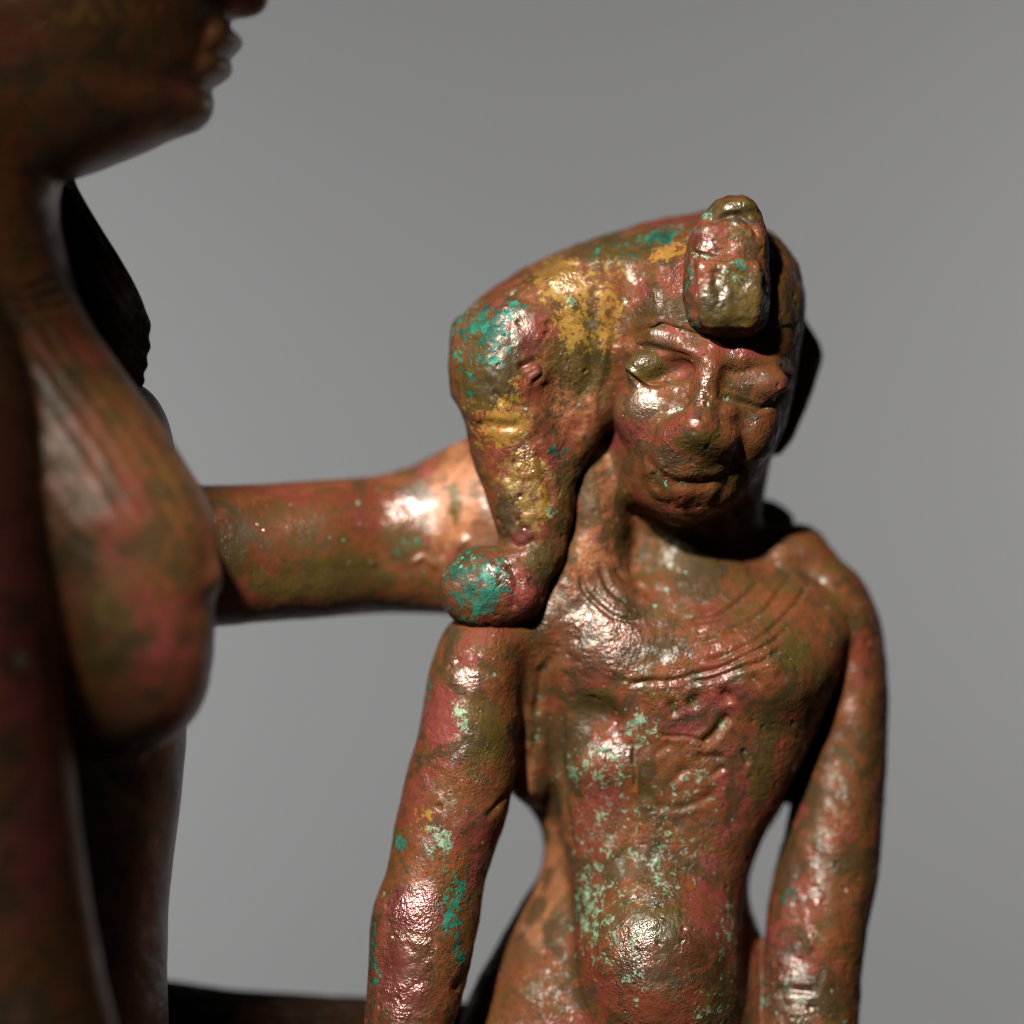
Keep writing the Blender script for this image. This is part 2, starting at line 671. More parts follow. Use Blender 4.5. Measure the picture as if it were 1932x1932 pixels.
    h = t.math('SUBTRACT', h, t.math('MULTIPLY', pm, 0.30))
    k = (1 - smooth)
    bump = t.n('ShaderNodeBump', {'Strength': 1.0, 'Distance': S * (0.026 + 0.026 * k) , 'Height': h})
    # dull mineral skin, with rubbed metal showing through in broken spots
    shine = t.ramp(t.math('ADD', t.math('MULTIPLY', t.noise(co, 2.6, 4, 0.66, 101.0, 0.4), 0.62), t.math('MULTIPLY', n_fine, 0.38)), 0.50, 0.61)
    shine = t.math('MAXIMUM', shine, t.math('MULTIPLY', t.ramp(t.math('ADD', at('w_shine'), t.math('MULTIPLY', t.math('SUBTRACT', n_mid2, 0.5), 1.4)), 0.35, 0.75), 1.15))   # highlights reinforced by extra gloss put where they fall
    shine = t.math('MULTIPLY', shine, t.math('SUBTRACT', 1.0, t.math('MULTIPLY', crust, 0.3)))
    shine = t.math('MULTIPLY', shine, t.math('SUBTRACT', 1.0, t.math('MULTIPLY', t.math('MAXIMUM', teal_m, mint_m), 0.85)))
    shine = t.math('MULTIPLY', shine, t.math('SUBTRACT', 1.0, t.math('MULTIPLY', at('w_dark'), 0.9)))
    shine = t.math('MAXIMUM', shine, shine_min)
    shine = t.math('MULTIPLY', shine, t.math('SUBTRACT', 1.0, t.math('MULTIPLY', at('w_bare'), 0.8)))
    rough = t.math('SUBTRACT', 0.57 + rough_add, t.math('MULTIPLY', shine, 0.21))
    spec = t.math('ADD', 0.07, t.math('MULTIPLY', shine, 0.85))
    met = t.math('MULTIPLY', t.math('ADD', 0.25, t.math('MULTIPLY', shine, 0.75)), metal)
    p = t.n('ShaderNodeBsdfPrincipled', {'Base Color': col, 'Metallic': met, 'Roughness': rough, 'IOR': ior, 'Specular IOR Level': spec, 'Normal': bump.outputs[0],
                                         'Coat Weight': 0.0})
    o = t.n('ShaderNodeOutputMaterial', {0: p.outputs[0]})
    return m


M_CHILD = bronze("patinated_bronze", dark=0.66)
M_HAIR = bronze("dark_green_bronze", dark=0.62)
M_GODDESS = bronze("worn_brown_bronze", smooth=0.9, dark=0.95, patina=1.0, metal=0.3, rough_add=-0.09, ior=1.65, shine_min=0.5)
M_SHADED = bronze("shade_darkened_bronze", smooth=0.75, dark=0.14, patina=0.0, metal=0.0, rough_add=0.2, ior=1.4)  # deep shade on wig and lap put into the base colour


def paper():
    m = bpy.data.materials.new("grey_paper")
    t = NT(m)
    co = t.n('ShaderNodeTexCoord').outputs['Object']
    c = t.mix(t.noise(co, 900, 3), (0.37, 0.37, 0.375), (0.39, 0.39, 0.395))
    p = t.n('ShaderNodeBsdfPrincipled', {'Base Color': c, 'Roughness': 0.95, 'Specular IOR Level': 0.1})
    t.n('ShaderNodeOutputMaterial', {0: p.outputs[0]})
    return m


# ---------------------------------------------------------------- backdrop: a sweep of grey paper
bx = np.linspace(-150, 150, 24)
prof = [(-30.0, -44.0), (30.0, -44.0), (104.0, -44.0)]
for a in np.linspace(0, 90, 14)[1:]:
    prof.append((104 + 16 * math.sin(R(a)), -28 - 16 * math.cos(R(a))))
prof += [(120.0, 0.0), (120.0, 40.0), (120.0, 90.0)]
BV = np.array([(x, y, z) for x in bx for (y, z) in prof], np.float32)
npf = len(prof)
BF = np.array([(i * npf + j, (i + 1) * npf + j, (i + 1) * npf + j + 1, i * npf + j + 1) for i in range(len(bx) - 1) for j in range(npf - 1)])
bd = make_mesh("backdrop", BV, BF, paper())
bd['kind'] = 'structure'

# ================================================================= the child
head = Loft([(400, 1335, 1345, 1.9, .10), (412, 1285, 1390, 1.8, .7), (430, 1245, 1435, 1.7, 1.15), (455, 1222, 1468, 1.5, 1.6), (500, 1198, 1500, 1.35, 1.95), (560, 1180, 1513, 1.25, 2.1),
             (620, 1168, 1516, 1.2, 2.12), (700, 1161, 1504, 1.2, 2.08), (800, 1157, 1483, 1.15, 1.98), (855, 1160, 1458, 1.12, 1.88),
             (895, 1168, 1438, 1.08, 1.78), (928, 1182, 1416, 1.0, 1.62), (955, 1202, 1388, .92, 1.42), (978, 1236, 1348, .84, 1.10), (992, 1266, 1314, .8, .7)], n=2.4, round_end=.25)
HF = lambda px, py, dy=0.0: W(px, py, head.front(px, py) + dy)
neck = Loft([(840, 1166, 1458, 2.0, 1.70), (900, 1168, 1446, 2.0, 1.62), (960, 1172, 1436, 2.15, 1.42), (1010, 1172, 1432, 2.25, 1.34), (1060, 1168, 1432, 2.15, 1.36), (1110, 1160, 1440, 1.95, 1.45), (1180, 1150, 1450, 1.8, 1.5)])
torso = Loft([(1030, 1190, 1440, 2.4, .7), (1060, 1120, 1510, 2.3, .95), (1095, 1040, 1575, 2.1, 1.22), (1140, 985, 1610, 1.85, 1.48), (1200, 965, 1610, 1.6, 1.72), (1260, 985, 1590, 1.45, 1.75),
              (1320, 1022, 1562, 1.4, 1.65), (1400, 1040, 1530, 1.35, 1.5), (1480, 1046, 1490, 1.25, 1.35), (1540, 1055, 1460, 1.2, 1.25), (1600, 1066, 1430, 1.15, 1.2),
              (1660, 1074, 1408, 1.1, 1.25), (1720, 1080, 1397, 1.1, 1.4), (1800, 1082, 1398, 1.1, 1.6), (1900, 1076, 1402, 1.1, 1.7), (2000, 1060, 1410, 1.1, 1.6), (2120, 1060, 1400, 1.1, 1.2)], n=2.35, round_end=.3)
hips = Loft([(1360, 985, 1520, 2.2, .9), (1440, 985, 1500, 2.2, .92), (1490, 992, 1488, 2.15, .95), (1530, 1010, 1474, 2.15, 1.0), (1570, 1024, 1448, 2.15, 1.0), (1610, 1027, 1428, 2.15, 1.0), (1650, 1018, 1414, 2.1, 1.1), (1700, 986, 1412, 2.05, 1.25), (1760, 948, 1436, 1.95, 1.5), (1830, 908, 1462, 1.85, 1.75),
             (1920, 870, 1490, 1.8, 2.0), (2020, 838, 1510, 1.6, 2.2), (2150, 850, 1520, 1.5, 2.2), (2250, 880, 1500, 1.5, 1.9)], n=2.0, round_end=.5)
armL = Loft([(1140, 900, 1000, .75, .55), (1170, 846, 1000, .7, .85), (1210, 826, 1000, .65, 1.0), (1260, 812, 992, .6, 1.05), (1320, 801, 984, .55, 1.05), (1390, 788, 976, .45, 1.02), (1470, 765, 972, .35, 1.0), (1540, 748, 958, .25, .98), (1600, 737, 936, .2, .96),
             (1660, 722, 917, .12, .93), (1700, 704, 910, .05, .95), (1740, 697, 905, .0, .97), (1800, 694, 893, -.1, .95), (1850, 691, 880, -.2, .90), (1900, 688, 868, -.3, .86), (1960, 686, 850, -.4, .8), (2060, 690, 820, -.6, .65), (2150, 715, 800, -.8, .4)], round_end=.2)
armR = Loft([(1045, 1500, 1570, 2.3, .6), (1080, 1480, 1618, 2.3, .95), (1120, 1500, 1643, 2.3, 1.05), (1170, 1515, 1661, 2.25, 1.1), (1240, 1530, 1670, 2.2, 1.1), (1300, 1548, 1673, 2.15, 1.08), (1380, 1532, 1674, 2.05, 1.02), (1450, 1512, 1672, 1.95, 1.0), (1520, 1490, 1668, 1.85, .98),
             (1580, 1478, 1665, 1.75, .97), (1640, 1460, 1661, 1.65, .97), (1700, 1449, 1650, 1.5, .97), (1760, 1442, 1634, 1.35, .95), (1830, 1438, 1625, 1.2, .92), (1932, 1424, 1619, 1.0, .88), (2040, 1410, 1600, .8, .75), (2140, 1420, 1560, .6, .45)], round_end=.2)
web = Loft([(1150, 900, 1150, 1.1, .9), (1250, 912, 1120, 1.2, .8), (1330, 920, 1090, 1.3, .70), (1400, 926, 1075, 1.35, .62), (1440, 934, 1062, 1.4, .55), (1475, 948, 1050, 1.45, .5), (1500, 966, 1040, 1.5, .42), (1518, 986, 1034, 1.6, .3)], round_end=.3)
webR = Loft([(1150, 1500, 1620, 2.3, .9), (1300, 1500, 1620, 2.4, .8), (1400, 1470, 1600, 2.5, .65), (1480, 1470, 1520, 2.6, .45), (1515, 1472, 1500, 2.6, .3)], round_end=.15)
ear = Loft([(590, 1495, 1514, 1.8, .12), (620, 1488, 1530, 1.85, .24), (648, 1480, 1548, 1.9, .30), (670, 1478, 1554, 1.9, .32), (700, 1476, 1548, 1.9, .32), (740, 1470, 1534, 1.85, .30), (790, 1460, 1514, 1.8, .28), (830, 1450, 1496, 1.75, .24), (858, 1444, 1472, 1.7, .14)], round_end=.12)
t_front = lambda px, py, dy=0.0: W(px, py, torso.front(px, py) + dy)


def child_body(P):
    h = head(P)
    # orbits
    h = smax(h, -Ell(HF(1255, 702, -.16), (.62, .30, .30), 10)(P), .16)
    h = smax(h, -Ell(HF(1325, 690, -.30), (.30, .26, .36), 10)(P), .2)
    h = smax(h, -Ell(HF(1400, 690, -.12), (.5, .18, .26), 10)(P), .16)
    # brows, eyes
    h = smin(h, Chain([(HF(1196, 655, .14), .14), (HF(1235, 636, .11), .17), (HF(1280, 648, .10), .17), (HF(1322, 668, .04), .16)], .1)(P), .16)
    h = smin(h, Chain([(HF(1352, 680, .06), .15), (HF(1400, 676, .12), .17), (HF(1450, 690, .14), .17), (HF(1486, 705, .16), .12)], .1)(P), .16)
    h = smin(h, Ell(HF(1220, 690, .05), (.42, .30, .32), 18)(P), .09)
    h = smin(h, Ell(HF(1428, 726, .16), (.60, .32, .33), 6)(P), .14)
    # cheeks
    h = smin(h, Ell(HF(1218, 778, .38), (.62, .58, .62), 0)(P), .35)
    h = smin(h, Ell(HF(1414, 810, .40), (.5, .55, .55), 0)(P), .35)
    # nose: a long wedge with a flat broad base
    h = smin(h, Chain([(HF(1340, 662, .08), .16), (HF(1336, 710, -.02), .18), (HF(1328, 760, -.16), .24), (HF(1316, 806, -.34), .41)], .12)(P), .22)
    h = smin(h, Ell(HF(1277, 820, -.10), (.37, .36, .30), 10)(P), .28)
    h = smin(h, Ell(HF(1354, 830, -.14), (.40, .38, .31), 10)(P), .28)
    h = smin(h, Ell(HF(1364, 782, .10), (.30, .40, .24), 10)(P), .22)
    # muzzle, lips, chin
    h = smin(h, Ell(HF(1288, 868, .12), (.70, .46, .42), 10)(P), .44)
    h = smin(h, Chain([(HF(1258, 886, .06), .14), (HF(1300, 891, -.05), .17), (HF(1345, 889, .04), .14), (HF(1380, 886, .16), .09)], .08)(P), .24)
    h = smin(h, Chain([(HF(1250, 920, .08), .12), (HF(1290, 929, .02), .16), (HF(1334, 927, .07), .12)], .08)(P), .24)
    d = smin(h, neck(P), .22)
    b = torso(P)
    b = smin(b, Ell(t_front(1150, 1200, .60), (.95, .75, 1.05), 24)(P), .40)    # near breast muscle
    b = smin(b, Ell(t_front(1420, 1270, .75), (1.15, .85, .70), -18)(P), .5)
    b = smax(b, -Ell(t_front(1118, 1352, -.30), (.62, .50, .36), -12)(P), .30)   # hollow under it
    b = smin(b, Ell(t_front(1240, 1830, 1.05), (1.42, 1.6, 2.0), 4)(P), .45)     # round belly
    b = smin(b, Ell(t_front(1245, 1800, .10), (1.0, .42, .72), 8)(P), .35)
    b = smin(b, Ell(t_front(1170, 1440, .45), (.9, .55, .55), 8)(P), .35)        # ribs
    b = smin(b, smin(web(P), hips(P), .5), .16)
    b = smin(b, webR(P), .2)
    b = smin(b, Ell(W(1035, 1160, 1.25), (1.05, 1.15, .9), 10)(P), .35)
    b = smin(b, Ell(W(1118, 990, 1.45), (.72, 1.15, 1.9), 4)(P), .75)
    b = smin(b, Ell(W(1080, 1085, 1.25), (.85, 1.05, .95), 10)(P), .45)
    b = smin(b, armL(P), .36)
    b = smin(b, armR(P), .12)
    b = smin(b, Ell(W(1470, 1060, 2.3), (1.0, .9, .65), 28)(P), .4)
    # thighs running to the front under the arms, below the frame
    b = smin(b, Cone(W(1060, 2180, 1.5), W(1010, 2330, -5.5), 1.25, .95)(P), .5)
    b = smin(b, Cone(W(1330, 2180, 1.5), W(1330, 2330, -5.5), 1.25, .95)(P), .5)
    d = smin(d, b, .50)
    return smin(d, ear(P), .06)


V, F = sculpt(child_body, (-3.2, -7.2, -15.5), (7.9, 4.6, 6.0), .085, 2)
N = normals(V, F)
X, Y = px_of(V)
# uneven cast surface
onhead = sstep(1020, 960, Y)
Hh = fbm(V, 1.3, 3, 3) * .022 + fbm(V, .42, 8, 3) * .010 * (1 - .35 * onhead)
f1, f2 = worley(V + .10 * np.stack([vnoise(V, .35, 91), vnoise(V, .35, 92), vnoise(V, .35, 93)], 1), .40, 4)
rough_zone = np.clip(.15 + blobs(V, N, [(1130, 1180, 170, 150, 1.), (1260, 1480, 120, 110, .9), (1230, 1800, 150, 130, .35), (800, 1850, 110, 250, .8), (880, 1280, 70, 60, .9), (1520, 1850, 100, 180, .8), (1240, 860, 90, 60, .5)]), 0, 1.1)
Hh += -.034 * (f1 - .45) * rough_zone
Hh -= pits(V, .30, 61, .030)
# hand-cut marks, measured on the photograph
C = []
col_lines = [
    [(1190, 1287), (1215, 1288), (1303, 1277), (1373, 1253), (1443, 1218), (1484, 1192)],
    [(1290, 1293), (1373, 1271), (1430, 1250), (1470, 1228)],
    [(1298, 1176), (1345, 1164), (1390, 1140), (1432, 1100)],
    [(1310, 1216), (1360, 1200), (1412, 1175), (1461, 1132), (1492, 1088)],
    [(1330, 1246), (1390, 1228), (1450, 1192), (1500, 1142), (1530, 1096)],
    [(1092, 1085), (1108, 1120), (1146, 1156), (1206, 1178)],
    [(1128, 1068), (1146, 1102), (1176, 1128), (1212, 1142)],
    [(1160, 1070), (1180, 1094), (1214, 1112)],
]
for L in col_lines:
    C.append((L, 5.5, 4.6))
C += [([(1268, 1330), (1274, 1338)], 9, 7), ([(1305, 1326), (1313, 1320)], 10, 8), ([(1366, 1309), (1370, 1311)], 10, 8), ([(1425, 1285), (1430, 1290)], 9, 5), ([(1478, 1272), (1482, 1276)], 9, 4)]
C += [([(1326, 1402), (1350, 1378), (1379, 1349)], 8.5, 8)]
C += [([(1216, 1400), (1206, 1440), (1212, 1485), (1240, 1516), (1285, 1524), (1330, 1508), (1362, 1476)], 8, 2.6),
      ([(1238, 1425), (1252, 1408), (1268, 1402)], 7, 2.4), ([(1240, 1462), (1262, 1446), (1290, 1436)], 11, -2.4), ([(1318, 1430), (1345, 1425), (1372, 1430)], 7, 3),
      ([(1262, 1480), (1280, 1462), (1300, 1455)], 8, 3), ([(1330, 1470), (1350, 1455), (1366, 1446)], 6, 3), ([(1406, 1420), (1410, 1440)], 5, 5), ([(1240, 1385), (1290, 1392), (1330, 1400)], 4, 3)]
C += [([(1200, 1400), (1196, 1440), (1198, 1490)], 4, 3.2)]
# face
C += [([(1216, 866), (1242, 893), (1280, 909), (1318, 913), (1356, 904), (1394, 880)], 8, 5, True),
      ([(1258, 940), (1294, 948), (1334, 940)], 9, 2.5),
      ([(1192, 664), (1230, 656), (1268, 664), (1308, 680)], 6, 4), ([(1172, 684), (1196, 706), (1226, 726), (1262, 722)], 4.5, -5), ([(1180, 700), (1206, 722)], 4, 4),
      ([(1362, 748), (1400, 762), (1440, 768), (1484, 744)], 6, 7), ([(1384, 893), (1366, 920), (1345, 940)], 9, 2), ([(1232, 900), (1238, 920)], 5, 4)]
# arms
C += [([(965, 1490), (940, 1520), (915, 1545)], 6, 4), ([(712, 1686), (730, 1690), (750, 1686)], 7, 4), ([(884, 1826), (868, 1846), (862, 1870)], 8, 5), ([(1442, 1860), (1480, 1870), (1540, 1866)], 7, 4),
      ([(1040, 1240), (1020, 1290), (1012, 1360), (1010, 1440)], 8, 6), ([(1060, 1340), (1058, 1420), (1066, 1520), (1082, 1600)], 6, 6)]
Hh += engrave(V, N, C)
cut = np.clip(-engrave(V, N, C) / .05, 0, 1)
V2 = V + N * Hh[:, None]
A = {
    'w_red': blobs(V, N, [(840, 1370, 32, 66, 1.5, -8), (880, 1245, 30, 14, .8), (1350, 1340, 120, 40, .75, -20), (1400, 1480, 60, 120, .7, 15), (1350, 1700, 60, 90, .7), (1190, 820, 44, 34, .8), (1290, 958, 60, 12, .6), (1390, 660, 60, 12, 1.0, 12),
                          (1435, 720, 60, 40, .5), (1290, 700, 40, 20, .6), (905, 1600, 16, 80, .8, 10), (780, 1720, 60, 60, .75), (1150, 1500, 80, 80, .45), (760, 1860, 46, 90, .7), (1480, 1770, 50, 60, .6), (1520, 1480, 20, 160, .5, 5), (1270, 625, 40, 8, .9, 20)]),
    'w_teal': blobs(V, N, [(870, 1705, 34, 60, .62), (865, 1800, 14, 40, .6), (1487, 1690, 20, 16, .6), (760, 1590, 12, 14, .75), (1290, 600, 22, 12, .55, 20), (706, 1800, 10, 90, .45), (800, 1300, 12, 60, .4), (1560, 1320, 14, 30, .35), (1190, 540, 30, 60, .35)]),
    'w_mint': blobs(V, N, [(1205, 1375, 34, 34, .80), (1130, 1450, 70, 50, .66), (1110, 1700, 30, 90, .74), (835, 1590, 36, 34, .76), (868, 1350, 16, 50, .8), (1145, 1780, 60, 60, .5), (1310, 1480, 60, 40, .45), (1180, 1600, 110, 110, .46), (1370, 1760, 22, 60, .62), (1340, 1930, 40, 60, .55), (1200, 1860, 30, 40, .55), (1560, 1300, 14, 30, .62), (1240, 1680, 50, 30, .5), (1480, 1890, 60, 60, .35)]),
    'w_gold': blobs(V, N, [(1175, 600, 40, 60, .5), (795, 1550, 24, 34, .55), (1190, 545, 40, 60, .55), (1185, 935, 10, 40, .5)]),
    'w_olive': blobs(V, N, [(1300, 1050, 150, 60, .5), (1215, 690, 40, 30, 1.0), (1320, 838, 50, 24, .95), (1390, 570, 200, 60, .6), (1240, 1740, 50, 40, .9), (920, 1400, 40, 80, .7), (1440, 1420, 26, 120, .7, 8), (1500, 1240, 60, 40, .5), (1120, 1330, 50, 30, .8)]),
    'w_bare': blobs(V, N, [(1125, 960, 45, 130, .9), (1010, 1640, 50, 160, .9), (990, 1420, 26, 120, .7), (1180, 1060, 40, 40, .6)]),
    'w_dark': blobs(V, N, [(1120, 1345, 50, 26, .6), (1062, 1420, 10, 120, .5), (1290, 1050, 150, 60, .42), (1160, 1230, 50, 40, .35), (1520, 1090, 40, 20, .5, 30), (1100, 1880, 40, 30, .6), (700, 1850, 12, 110, .5), (1230, 650, 50, 12, .6), (860, 1800, 26, 120, .35)]),  # blobs at throat, breast hollow and side crease put shade into the colour
}
A['w_shine'] = blobs(V, N, [(772, 1800, 52, 170, .95, 4), (1488, 1880, 56, 90, .9), (1245, 1795, 105, 66, .95), (1130, 1190, 95, 105, .85), (1205, 760, 40, 46, .8), (1322, 750, 16, 60, .8, 12), (1235, 636, 40, 14, .9), (1258, 862, 50, 22, .7), (880, 1285, 40, 30, .8), (1150, 1420, 70, 26, .7), (1560, 1560, 30, 200, .45)])
A['w_mint'] = np.maximum(A['w_mint'], .36 * cut)
A['w_olive'] = np.maximum(A['w_olive'], .45 * cut)
child = thing("child_figure", "small green-speckled bronze child figure with thick sidelock and cobra on its brow", "figurine", W(1190, 2300, 1.5))
make_mesh("body", V2, F, M_CHILD, A, child)

# ---- sidelock
sweep = Loft([(868, 622, 730, .55, .45), (884, 606, 760, .55, .7), (920, 586, 770, .55, .85), (965, 552, 770, .55, .92), (1010, 517, 760, .6, .95), (1060, 489, 750, .65, .97), (1120, 464, 740, .75, 1.0), (1200, 444, 730, .9, 1.1), (1290, 428, 720, 1.0, 1.2)], axis='x', n=2.3, round_end=.2)
back = Loft([(860, 640, 720, 1.3, .4), (866, 612, 730, 1.35, .6), (882, 585, 740, 1.4, .75), (910, 558, 740, 1.45, .85), (950, 530, 740, 1.5, .9), (1000, 500, 740, 1.55, .95), (1080, 464, 740, 1.6, 1.0), (1150, 440, 740, 1.65, 1.1), (1220, 420, 740, 1.7, 1.2), (1300, 404, 740, 1.8, 1.3)], axis='x', n=2.2, round_end=.2)
lock = Loft([(560, 930, 1040, .6, .5), (590, 880, 1048, .5, .8), (630, 861, 1045, .42, .92), (690, 858, 1030, .35, .95), (745, 861, 1034, .3, .9), (790, 873, 1052, .25, .84), (830, 884, 1074, .35, .82), (880, 896, 1084, .38, .8), (930, 912, 1086, .38, .78), (975, 928, 1082, .36, .74), (1010, 940, 1068, .33, .68), (1045, 945, 1040, .3, .5)], round_end=.25)
webS = Loft([(505, 1070, 1230, .95, .9), (550, 1000, 1216, .75, .98), (620, 965, 1196, .68, .82), (700, 960, 1180, .65, .75), (770, 970, 1162, .62, .68), (820, 985, 1140, .6, .62), (860, 1000, 1112, .58, .56), (890, 1012, 1096, .55, .4)], n=3, round_end=.2)


BAND = ([1100, 1150, 1190, 1247, 1301, 1360, 1409, 1462, 1530], [640, 612, 603, 608, 629, 640, 638, 624, 606])


def hair(P):
    d = smin(sweep(P), lock(P), .6)
    d = smin(d, webS(P), .40)
    d = smin(d, back(P), .07)
    d = smin(d, Ell(W(1004, 702, -.34), (.30, .22, .28), 0)(P), .10)
    px, py = px_of(P)
    scalp = head(P)
    edge = np.interp(px, *BAND)
    cap_ = smax(scalp - .035, (py - edge) / 100, .10)          # close hair ends in an edge above the brow
    d = smin(d, cap_, .30)
    fillet = smax(scalp + .02, (px - 1225) / 100, .1)          # hair runs softly into the temple
    d = smin(d, smax(fillet, (py - 900) / 100, .1), .45)
    c = Chain([(W(1022, 985, .3), .52), (W(1015, 1040, .22), .50), (W(985, 1085, .12), .56)], .2)(P)
    ball = Ell(W(918, 1112, .18), (.92, .72, .82), -8)(P)
    c = smin(c, ball, .30)
    c = smin(c, Ell(W(985, 1118, .2), (.42, .72, .55), 18)(P), .12)
    return smin(d, c, .14)


V, F = sculpt(hair, (-1.6, -1.6, -2.9), (6.3, 4.2, 6.3), .08, 2)
N = normals(V, F)
X, Y = px_of(V)
Hh = fbm(V, 1.1, 23, 3) * .020 + fbm(V, .38, 28, 3) * .017
f1, f2 = worley(V + .10 * np.stack([vnoise(V, .35, 191), vnoise(V, .35, 192), vnoise(V, .35, 193)], 1), .36, 14)
Hh += -.035 * (f1 - .45)
Hh -= pits(V, .28, 161, .034)
Hh += engrave(V, N, [([(885, 612), (930, 588), (1005, 512), (1060, 480), (1110, 462)], 6, 4), ([(900, 800), (940, 806), (985, 800)], 9, 5), ([(870, 770), (900, 790)], 10, -4), ([(985, 690), (1018, 682), (1026, 706), (1010, 724)], 6, 6, False),
                     ([(948, 1010), (980, 1030), (1012, 1020)], 7, 5), ([(960, 1060), (975, 1100), (968, 1150)], 8, 6), ([(1010, 850), (1030, 900), (1040, 960)], 8, 4), ([(930, 740), (960, 760), (1000, 770)], 7, 4), ([(1110, 600), (1120, 680), (1100, 760)], 14, 5), ([(1160, 580), (1152, 680), (1130, 770)], 8, 3)])
V2 = V + N * Hh[:, None]
A = {
    'w_red': blobs(V, N, [(985, 1120, 40, 60, .95, 15), (1030, 870, 26, 18, .9), (1000, 640, 30, 60, .6, 30), (940, 860, 14, 14, .7), (1000, 1010, 60, 24, .55, -20), (1230, 470, 80, 30, .55, -20), (1290, 420, 60, 10, .6), (1080, 500, 100, 10, .7, -22), (1210, 560, 30, 40, .5)]),
    'w_teal': blobs(V, N, [(905, 1112, 62, 66, .74), (905, 640, 50, 70, .63), (1250, 445, 50, 20, .62, -10), (1160, 480, 60, 20, .4), (890, 700, 22, 50, .5), (1050, 850, 20, 12, .6), (950, 590, 40, 24, .55)]),
    'w_mint': blobs(V, N, [(1040, 968, 14, 12, .8), (1070, 575, 14, 20, .6), (870, 1060, 40, 20, .3), (985, 620, 20, 30, .4)]),
    'w_gold': blobs(V, N, [(1060, 530, 60, 50, .85), (1080, 600, 40, 80, .66), (1150, 600, 30, 110, .62, -5), (1165, 500, 40, 30, .62), (1270, 470, 50, 18, .85, -22), (950, 805, 60, 44, .85), (965, 770, 40, 30, .6), (985, 890, 50, 60, .78), (1010, 940, 40, 60, .8), (980, 720, 20, 20, .6), (960, 1150, 30, 10, .5), (900, 760, 30, 14, .5)]),
    'w_olive': blobs(V, N, [(1100, 660, 60, 110, .7), (920, 700, 60, 110, .8), (1180, 470, 110, 40, .7, -15), (960, 950, 30, 60, .6), (1020, 1060, 40, 40, .7), (1130, 470, 120, 40, .5, -20), (860, 1060, 40, 30, .8)]),
    'w_bare': blobs(V, N, [(1090, 750, 50, 90, .7, 0), (1010, 780, 60, 60, .5)]),
    'w_dark': blobs(V, N, [(930, 680, 60, 110, .52), (1100, 470, 130, 30, .5, -20), (1060, 700, 40, 120, .35), (950, 980, 20, 60, .6), (900, 900, 14, 90, .5), (1200, 480, 100, 40, .45, -20), (1060, 890, 14, 60, .5), (930, 700, 40, 30, .35), (1000, 790, 26, 10, .5), (900, 1115, 22, 10, .4)]),
}
A['w_shine'] = blobs(V, N, [(962, 640, 50, 74, .95), (985, 920, 40, 100, .95), (1060, 520, 50, 40, .7), (940, 1080, 40, 40, .8), (1240, 560, 30, 40, .4)])
make_mesh("hair", V2, F, M_HAIR, A, child)

# ---- cobra on the brow
cobra_l = Loft([(370, 1372, 1402, -.25, .25), (378, 1352, 1418, -.35, .42), (392, 1338, 1428, -.45, .60), (412, 1319, 1436, -.52, .75), (440, 1303, 1444, -.55, .85), (480, 1293, 1449, -.55, .88), (530, 1287, 1451, -.55, .90), (575, 1289, 1450, -.55, .92), (605, 1295, 1445, -.55, .92), (624, 1308, 1434, -.52, .86), (636, 1345, 1418, -.5, .65)], n=3.6, round_end=.16)
CF = lambda px, py, dy=0.0: W(px, py, cobra_l.front(px, py) + dy)


def cobra(P):
    d = cobra_l(P)
    d = smin(d, Ell(CF(1385, 396, .16), (.42, .34, .24), 6)(P), .10)
    bx_ = Loft([(487, 1318, 1428, -1.45, .10), (500, 1312, 1436, -1.45, .16), (560, 1310, 1438, -1.45, .20), (600, 1316, 1432, -1.42, .18), (618, 1326, 1420, -1.4, .10)], n=4, round_end=.1)
    d = smin(d, bx_(P), .08)
    return d


V, F = sculpt(cobra, (3.1, -2.6, 3.0), (5.2, 0.6, 6.2), .06, 2)
N = normals(V, F)
Hh = fbm(V, .9, 43, 3) * .018 + fbm(V, .30, 48, 3) * .016
f1, f2 = worley(V, .22, 24)
Hh += -.030 * (f1 - .45)
Hh += engrave(V, N, [([(1330, 418), (1380, 408), (1420, 424), (1434, 448)], 6, 6), ([(1304, 478), (1340, 484), (1384, 490)], 4, 5), ([(1356, 506), (1352, 535), (1357, 562)], 9, 3), ([(1392, 512), (1404, 522), (1408, 540)], 8, 3), ([(1312, 500), (1310, 550), (1316, 600)], 4, 3.5)])
V2 = V + N * Hh[:, None]
A = {
    'w_red': blobs(V, N, [(1345, 440, 60, 26, .6), (1430, 480, 20, 90, .4), (1305, 540, 12, 70, .7), (1390, 480, 50, 24, .4)]),
    'w_teal': blobs(V, N, [(1302, 540, 10, 80, .5), (1330, 405, 20, 16, .55), (1400, 500, 12, 10, .6), (1315, 600, 18, 24, .55), (1318, 436, 14, 10, .6)]),
    'w_mint': blobs(V, N, [(1336, 408, 14, 8, .7), (1330, 484, 36, 8, .5), (1400, 520, 30, 30, .4)]),
    'w_gold': blobs(V, N, []),
    'w_olive': blobs(V, N, [(1375, 570, 70, 60, 1.0), (1390, 395, 50, 20, .95), (1380, 440, 40, 16, .5)]),
    'w_bare': blobs(V, N, []),
    'w_dark': blobs(V, N, [(1385, 412, 46, 8, .8, 10), (1340, 392, 14, 20, .6), (1300, 540, 6, 90, .6)]),
}
A['w_shine'] = blobs(V, N, [(1345, 560, 28, 40, .9), (1330, 465, 30, 30, .9), (1388, 392, 26, 12, .9)])
make_mesh("cobra_ornament", V2, F, M_CHILD, A, child)

